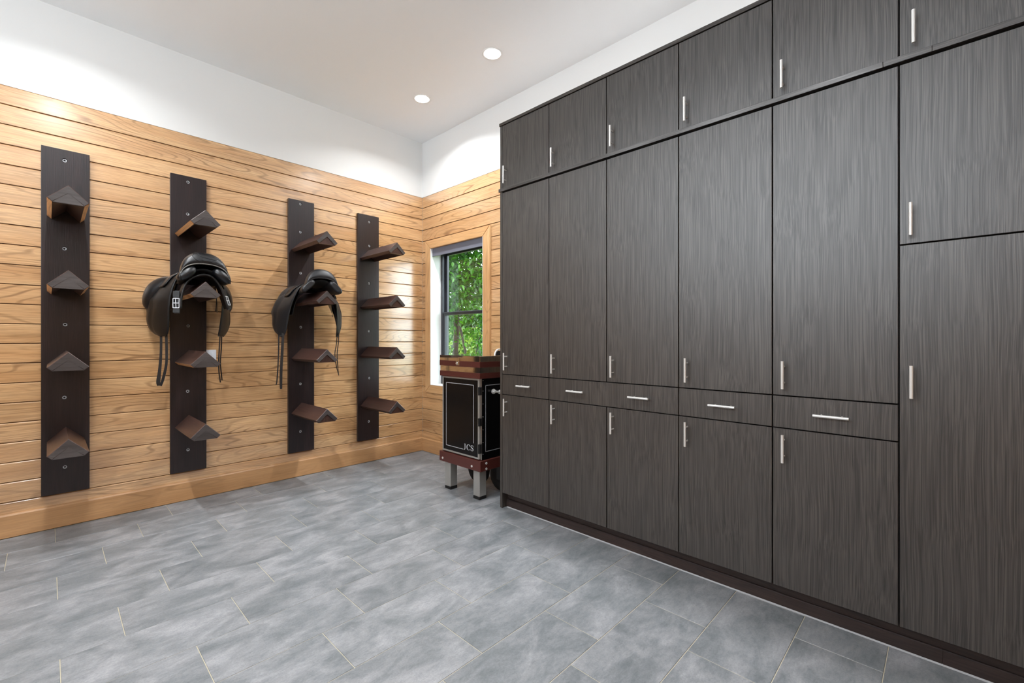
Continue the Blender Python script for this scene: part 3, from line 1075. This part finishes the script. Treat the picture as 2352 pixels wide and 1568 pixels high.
        # stirrup leathers hanging below the flap
        if kind == 1:
            if s < 0:
                A_ = [(.18, -.192, -.36), (.18, -.193, -.50), (.18, -.200, -.62), (.18, -.208, -.70), (.18, -.206, -.733)]
                B_ = [(.22, -.168, -.36), (.22, -.166, -.48), (.22, -.168, -.58), (.21, -.184, -.68), (.20, -.198, -.733)]
                wa, wb = [.015, .015, .019, .024, .018], [.016, .016, .016, .017, .016]
            else:
                A_ = [(.20, .170, -.36), (.20, .163, -.50), (.20, .160, -.58), (.20, .163, -.66), (.20, .172, -.735)]
                B_ = [(.17, .188, -.36), (.17, .184, -.48), (.17, .178, -.58), (.17, .184, -.66), (.17, .190, -.722)]
                wa, wb = [.009] * 5, [.009] * 5
        else:
            if s < 0:
                A_ = [(.12, -.245, -.34), (.12, -.246, -.50), (.12, -.252, -.66), (.12, -.260, -.77), (.12, -.268, -.80)]
                B_ = [(.17, -.220, -.34), (.17, -.227, -.50), (.17, -.235, -.66), (.17, -.237, -.77), (.17, -.236, -.83)]
                wa, wb = [.010] * 4 + [.004], [.020, .022, .022, .022, .018]
            else:
                A_ = [(.14, .245, -.34), (.14, .235, -.45), (.14, .222, -.54), (.14, .235, -.65), (.14, .256, -.74)]
                B_ = [(.16, .252, -.34), (.16, .246, -.45), (.16, .236, -.54), (.16, .242, -.65), (.14, .258, -.74)]
                wa, wb = [.008] * 4 + [.003], [.008] * 4 + [.003]
        for P_, wd in ((A_, wa), (B_, wb)):
            sp = smooth_path([tuple(p) + (q,) for p, q in zip(P_, wd)], 5)
            bm = B(); strap(bm, [W(*p[:3]) for p in sp], (0.25, 1, 0), [p[3] for p in sp], 0.004)
            obj('stirrup_leather', bm, M['leather'], root)
    if kind == 1:
        gp = smooth_path([(-.137, -.190), (-.135, -.13), (-.122, -.06), (-.098, -.004), (-.055, .032), (0, .050), (.045, .036), (.080, -.004), (.103, -.055), (.120, -.115), (.142, -.178)], 4)
        bm = B(); strap(bm, [W(.50, p[0], p[1]) for p in gp], (1, 0, 0), 0.085, 0.012)
        gi = obj('girth', bm, M['leather'], root, bev=0.003)
        for xx in (0.543, 0.457):
            bm = B(); tube(bm, [W(xx, p[0], p[1]) for p in gp], 0.0072, 8, up=(1, 0, 0))
            obj('edge_roll', bm, M['leather_brown'], gi)
        for s, hz_ in ((-1, -.155), (1, -.120)):
            lean = 0.10 if s > 0 else 0.0
            cxx, css = 0.515, s * (0.158 if s < 0 else 0.140)
            nrm = Vector((0.80, s * 0.6, 0)).normalized()
            tn = Vector((0.6, -s * 0.80, 0)).normalized()
            upv = Vector((0, s * lean * 3, -1)).normalized() * -1
            c0 = Vector(W(cxx, css, hz_))
            P = lambda a, b: c0 + tn * a + upv * b
            bm = B()
            q = [P(-.019, -.032), P(.019, -.032), P(.019, .032), P(-.019, .032), P(-.019, -.032)]
            for a_, b_ in zip(q[:-1], q[1:]):
                cyl(bm, a_, b_, 0.0032, 8)
            cyl(bm, P(-.019, 0), P(.019, 0), 0.0036, 8)
            cyl(bm, P(0, -.032), P(-.004, .030), 0.0028, 8)
            obj('buckle', bm, M['silver_line'], gi)
            for b0, b1 in ((.040, .082), (-.064, -.040)):
                bm = B()
                strap(bm, [P(0, b0) - nrm * .004, P(0, b1) - nrm * .006], tn, 0.040, 0.010)
                obj('keeper', bm, M['leather_brown'], gi)
            bm = B()
            strap(bm, [P(0, -.068) - nrm * .010, P(0, 0) - nrm * .010, P(0, .085) - nrm * .012], tn, 0.034, 0.006)
            obj('billet', bm, M['leather'], gi)
    if kind == 2:
        root.rotation_euler = (0, 0, math.radians(-8))
    return root
SG = 'saddles on the racks'
make_saddle(RACKS[1]['yc'], RACKS[1]['tip'][1], 'black leather saddle with stitched seat back and a buckled strap hung over the arm', SG, 1)
make_saddle(RACKS[2]['yc'], RACKS[2]['tip'][1], 'plain smooth black leather saddle without a strap, on the third rack', SG, 2)

# ------------------------------------------------------------------ tack trunk on legs
tk = thing('tack_trunk', 'black tack trunk with maroon bands, chrome lid and silver border, standing under the window', 'trunk', (1.43, -0.42, 0))
TX0, TX1, TY0, TY1 = 1.190, 1.677, -0.614, -0.20
bm = B(); box(bm, 1.175, 1.690, -0.641, -0.18, 0.230, 0.313, 0.003)
fr = obj('base_frame', bm, M['maroon'], tk)
bm = B()
for p0, p1 in (((1.223, -0.6415, .259), (1.223, -0.645, .259)), ((1.594, -0.6415, .260), (1.594, -0.645, .260))):
    cyl(bm, p0, p1, 0.009, 14)
obj('frame_bolts', bm, M['steel'], fr)
bm = B()
for z in (.246, .289):
    cyl(bm, (1.6905, -0.578, z), (1.695, -0.578, z), 0.009, 14)
obj('frame_bolts', bm, M['steel'], fr)
for x0, y0 in ((1.220, -0.616), (1.577, -0.613)):
    bm = B(); box(bm, x0, x0 + 0.073, y0, y0 + 0.073, 0.024, 0.2295, 0.003)
    lg = obj('leg', bm, M['satin_alu'], tk)
    bm = B(); box(bm, x0 - 0.001, x0 + 0.074, y0 - 0.001, y0 + 0.074, 0.0005, 0.0242, 0.003)
    obj('rubber_foot', bm, M['rubber'], lg)
for x in (1.330, 1.615):
    bm = B()
    prof = [(0.0, -0.012), (0.055, -0.014), (0.075, -0.022), (0.118, -0.022), (0.128, -0.012), (0.1295, 0), (0.128, .012), (0.118, .022), (0.075, .022), (0.055, .014), (0.0, .012)]
    rows = []
    for k in range(33):
        a = 2 * PI * k / 32
        rows.append([(x + r * math.cos(a), -0.335 + d, 0.130 + r * math.sin(a)) for r, d in prof])
    grid(bm, rows)
    wh = obj('wheel', bm, M['rubber'], tk)
    bm = B(); cyl(bm, (x, -0.365, .130), (x, -0.305, .130), 0.022, 16)
    box(bm, x - 0.02, x + 0.02, -0.375, -0.368, 0.10, 0.232)
    box(bm, x - 0.02, x + 0.02, -0.302, -0.295, 0.10, 0.232)
    obj('fork', bm, M['black_plastic'], wh)
bm = B(); box(bm, TX0, TX1, TY0, TY1, 0.314, 0.992, 0.001)
body = obj('body', bm, M['panel_black'], tk)
# silver corner angle + lower edge
bm = B()
box(bm, TX1 - 0.012, TX1 + 0.0015, TY0 - 0.0015, TY0, 0.316, 0.945)
box(bm, TX1, TX1 + 0.0015, TY0, TY0 + 0.004, 0.316, 0.945)
obj('corner_angle', bm, M['chrome'], body)
# door
bm = B(); rect_frame(bm, 1.203, 1.662, 0.321, 0.944, 0.013, TY0 - 0.016, TY0 - 0.001, 0.001)
door = obj('door', bm, M['satin_alu'], tk)
bm = B(); box(bm, 1.2165, 1.6485, TY0 - 0.013, TY0 - 0.001, 0.3345, 0.9305)
pn = obj('door_panel', bm, M['panel_black'], door)
yl = TY0 - 0.0131
def line_x(bm, x0, x1, z): box(bm, x0, x1, yl - 0.0006, yl, z - 0.0022, z + 0.0022)
def line_z(bm, x, z0, z1): box(bm, x - 0.0022, x + 0.0022, yl - 0.0006, yl, z0, z1)
bm = B()
line_x(bm, 1.252, 1.597, 0.891); line_z(bm, 1.252, 0.370, 0.891); line_z(bm, 1.597, 0.437, 0.891); line_x(bm, 1.252, 1.470, 0.370)
obj('silver_border', bm, M['silver_line'], door)
# lettering J C S with serifs: strokes of varying width
def stroke(bm, pts, wd, x0, z0, sc_, sx=1.22):
    wd = [q * 1.25 for q in wd]
    sp = smooth_path([tuple(p) + (q,) for p, q in zip(pts, wd)], 6) if len(pts) > 2 else [np.array(tuple(p) + (q,)) for p, q in zip(pts, wd)]
    prev = None
    L, R_ = [], []
    for i, p in enumerate(sp):
        a = sp[max(i - 1, 0)]; b = sp[min(i + 1, len(sp) - 1)]
        d = np.array([b[0] - a[0], b[1] - a[1]]); d = d / (np.hypot(*d) + 1e-9)
        nn = np.array([-d[1], d[0]])
        L.append(p[:2] + nn * p[2] / 2); R_.append(p[:2] - nn * p[2] / 2)
    f = lambda q, y: (x0 + q[0] * sc_ * sx, y, z0 + q[1] * sc_)
    rows = [[f(l, yl - 0.0008), f(r, yl - 0.0008), f(r, yl), f(l, yl)] for l, r in zip(L, R_)]
    V = grid(bm, rows, closed=True, smooth=False)
    bm.faces.new(V[0]); bm.faces.new(V[-1])
H_ = 0.0425
bm = B()
stroke(bm, [(.26, .97), (.26, .22), (.20, .0), (.06, -.08), (-.06, -.10)], [.12, .12, .10, .06, .04], 1.4805, 0.374, H_)
stroke(bm, [(.08, .985), (.44, .985)], [.045, .045], 1.4805, 0.374, H_)
obj('letter', bm, M['silver_line'], door)
bm = B()
stroke(bm, [(.74, .78), (.60, .95), (.40, .99), (.14, .84), (.05, .50), (.14, .16), (.40, .0), (.62, .06), (.76, .22)], [.05, .05, .05, .11, .14, .11, .05, .05, .03], 1.5155, 0.374, H_)
stroke(bm, [(.75, 1.0), (.75, .68)], [.04, .05], 1.5155, 0.374, H_)
obj('letter', bm, M['silver_line'], door)
bm = B()
stroke(bm, [(.58, .80), (.48, .95), (.33, .99), (.14, .90), (.10, .74), (.22, .60), (.44, .46), (.58, .32), (.56, .12), (.36, .0), (.18, .04), (.07, .24)], [.04, .05, .05, .08, .10, .13, .14, .12, .09, .05, .05, .04], 1.5615, 0.374, H_)
stroke(bm, [(.59, 1.0), (.59, .70)], [.04, .05], 1.5615, 0.374, H_)
stroke(bm, [(.06, .30), (.06, .0)], [.05, .04], 1.5615, 0.374, H_)
obj('letter', bm, M['silver_line'], door)
for z0, z1 in ((0.818, 0.882), (0.579, 0.641), (0.367, 0.440)):
    bm = B(); box(bm, 1.656, 1.6755, TY0 - 0.019, TY0 - 0.0005, z0, z1, 0.002)
    cyl(bm, (1.664, TY0 - 0.020, z0), (1.664, TY0 - 0.020, z1), 0.005, 10)
    obj('hinge', bm, M['black_plastic'], door)
# maroon band, polished strip, lid
bm = B(); box(bm, 1.187, 1.691, -0.645, -0.19, 0.946, 0.989, 0.001)
obj('maroon_band', bm, M['maroon'], tk)
bm = B(); box(bm, 1.190, 1.688, -0.641, -0.193, 0.9895, 1.031)
obj('polished_strip', bm, M['chrome'], tk)
bm = B(); box(bm, 1.187, 1.691, -0.645, -0.19, 1.0315, 1.120, 0.002)
lid = obj('lid', bm, M['chrome'], tk)
bm = B(); box(bm, 1.186, 1.692, -0.6465, -0.188, 1.033, 1.076, 0.001)
obj('lid_band', bm, M['maroon'], lid)
bm = B()
box(bm, 1.405, 1.449, -0.650, -0.6465, 1.040, 1.104, 0.001)
box(bm, 1.412, 1.442, -0.657, -0.650, 1.046, 1.072, 0.002)
torus(bm, (1.427, -0.659, 1.058), (0, 1, 0), 0.009, 0.0025)
cyl(bm, (1.449, -0.652, 1.082), (1.449, -0.652, 1.108), 0.004, 8)
obj('clasp', bm, M['chrome'], lid)
bm = B()
arch = [(1.60, -0.35 + 0.05 * math.cos(a), 1.1195 + 0.048 * math.sin(a)) for a in [PI * k / 12 for k in range(13)]]
tube(bm, arch, 0.007, 8, up=(1, 0, 0))
obj('lid_handle', bm, M['steel'], lid)
bm = B()
arch = [(1.60, -0.35 + 0.036 * math.cos(a), 1.1195 + 0.036 * math.sin(a)) for a in [PI * k / 12 for k in range(13)]]
bm.faces.new([bm.verts.new((1.597, p[1], p[2])) for p in arch])
obj('handle_pad', bm, M['rubber'], lid, solid=0.006)
# side face: silver border, row of rivets, tap handle
xl = TX1 + 0.0001
bm = B()
box(bm, xl, xl + .0006, -0.572, -0.240, 0.889, 0.893)
box(bm, xl, xl + .0006, -0.572, -0.240, 0.374, 0.378)
box(bm, xl, xl + .0006, -0.574, -0.570, 0.374, 0.893)
box(bm, xl, xl + .0006, -0.242, -0.238, 0.374, 0.893)
obj('side_border', bm, M['silver_line'], body)
bm = B()
for z in (.36, .45, .55, .65, .75, .85, .93):
    cyl(bm, (TX1, -0.600, z), (TX1 + 0.002, -0.600, z), 0.0022, 8)
obj('rivets', bm, M['steel'], body)
bm = B()
cyl(bm, (TX1, -0.49, 0.838), (TX1 + 0.006, -0.49, 0.838), 0.020, 20)
cyl(bm, (TX1 + .006, -0.49, 0.838), (TX1 + 0.028, -0.49, 0.838), 0.009, 12)
cyl(bm, (TX1 + .028, -0.51, 0.842), (TX1 + 0.034, -0.44, 0.830), 0.008, 12)
cyl(bm, (TX1 + .030, -0.452, 0.833), (TX1 + 0.034, -0.425, 0.828), 0.017, 14)
obj('turn_handle', bm, M['steel'], body)

# ------------------------------------------------------------------ garden outside
bm = B(); box(bm, -40, 30, 0.26, 70, -0.35, -0.15)
lawn = struct(obj('ground', bm, M['grass'], origin=(0, 0, -0.15)))

def leaves(name, pts, size, m, parent, seed):
    """each leaf: six-triangle folded oval leaf"""
    rs = np.random.RandomState(seed)
    n = len(pts)
    base = np.array([(0, 0, 0), (-0.25, 0.28, 0.04), (-0.24, 0.62, 0.03), (0, 1.0, -0.12), (0.24, 0.62, 0.03), (0.25, 0.28, 0.04), (0, 0.48, -0.04)], float)
    ang = rs.uniform(0, 2 * PI, n)
    pit = rs.uniform(-1.3, 0.5, n)
    rol = rs.uniform(-0.7, 0.7, n)
    s = size * rs.uniform(0.7, 1.25, n)
    V = np.zeros((n, 7, 3))
    for i in range(n):
        m_ = Matrix.Rotation(ang[i], 3, 'Z') @ Matrix.Rotation(pit[i], 3, 'X') @ Matrix.Rotation(rol[i], 3, 'Y')
        V[i] = (base * s[i]) @ np.array(m_).T + pts[i]
    verts = V.reshape(-1, 3)
    loc = np.array(wpos(parent))
    faces = []
    for i in range(n):
        o = i * 7
        faces += [(o + k, o + (k + 1) % 6, o + 6) for k in range(6)]
    me = bpy.data.meshes.new(name)
    me.from_pydata((verts - loc).tolist(), [], faces)
    me.materials.append(m)
    ob = bpy.data.objects.new(name, me)
    C.objects.link(ob)
    ob.parent = parent
    ob['kind'] = 'stuff'
    return ob

def blob(rs, n, c, r, hole=0.0):
    p = rs.normal(size=(n, 3))
    p /= np.linalg.norm(p, axis=1)[:, None]
    rad = rs.uniform(hole, 1, n) ** (1 / 2.2)
    return p * rad[:, None] * np.array(r) + np.array(c)

rs = np.random.RandomState(3)
tree = thing('tree', 'broad-leaved tree with a thick level branch just outside the window', 'tree', (-3.05, 2.9, -0.15))
tp = smooth_path([(-3.05, 2.9, -0.15, .075), (-3.02, 2.9, 0.9, .062), (-2.95, 2.88, 1.6, .058), (-2.98, 2.85, 2.3, .07), (-3.1, 2.9, 3.2, .06)], 5)
bm = B(); tube(bm, [p[:3] for p in tp], [p[3] for p in tp], 10)
obj('trunk', bm, M['bark'], tree)
lp = smooth_path([(-3.4, 2.75, 2.50, .08), (-2.9, 2.7, 2.44, .075), (-2.5, 2.65, 2.47, .06), (-2.1, 2.6, 2.36, .05), (-1.6, 2.6, 2.30, .03), (-1.1, 2.6, 2.4, .02)], 5)
bm = B(); tube(bm, [p[:3] for p in lp], [p[3] for p in lp], 10)
obj('branch', bm, M['bark'], tree)
stems = [[(-2.55, 2.85, -0.15, .03), (-2.62, 2.85, .9, .026), (-2.85, 2.85, 1.6, .018), (-3.0, 2.9, 2.1, .012)],
         [(-2.58, 2.87, .5, .022), (-2.72, 2.87, 1.2, .018), (-2.95, 2.9, 1.8, .01)],
         [(-2.45, 2.9, -0.15, .016), (-2.38, 2.9, .95, .013), (-2.15, 2.9, 1.5, .008)]]
for st_ in stems:
    sp = smooth_path(st_, 4)
    bm = B(); tube(bm, [p[:3] for p in sp], [p[3] for p in sp], 7)
    obj('stem', bm, M['bark'], tree)
pts = np.vstack([blob(rs, 7200, (-2.4, 2.5, 3.25), (1.9, 1.0, 0.85)),
                 blob(rs, 2600, (-2.2, 2.45, 2.35), (1.3, .7, .45)),
                 blob(rs, 900, (-2.9, 2.6, 1.95), (.9, .6, .45)),
                 blob(rs, 700, (-1.95, 2.9, 1.35), (.6, .5, .6)),
                 blob(rs, 160, (-3.1, 2.8, 1.4), (.35, .4, .6)),
                 blob(rs, 250, (-1.75, 2.9, .7), (.5, .5, .5))])
leaves('foliage', pts, 0.10, M['leaf'], tree, 5)
for i, (c, r, n, lab) in enumerate([((-9.5, 9.5, 0.75), (3.0, 1.2, 1.1), 3200, 'pale green bush farther off behind the window tree, on the left'),
                                    ((-5.6, 8.2, 0.45), (1.6, 1.0, 0.7), 1500, 'low sunlit bush on the lawn behind the window tree'),
                                    ((-15.0, 15.0, 2.2), (5.5, 2.0, 2.2), 6000, 'distant tall dark hedge filling the background beyond the lawn')]):
    t = thing('bush', lab, 'bush', (c[0], c[1], -0.15))
    bm = B()
    for k in range(5):
        a = k * 1.3
        tube(bm, [(c[0], c[1], -0.15), (c[0] + .3 * math.cos(a), c[1] + .3 * math.sin(a), .3), (c[0] + .7 * math.cos(a), c[1] + .6 * math.sin(a), .8)], [.03, .025, .01], 6)
    obj('stem', bm, M['bark'], t)
    leaves('foliage', blob(rs, n, c, r), (0.16, 0.16, 0.34)[i], M['leaf'] if i == 2 else M['leaf_far'], t, 9 + i)
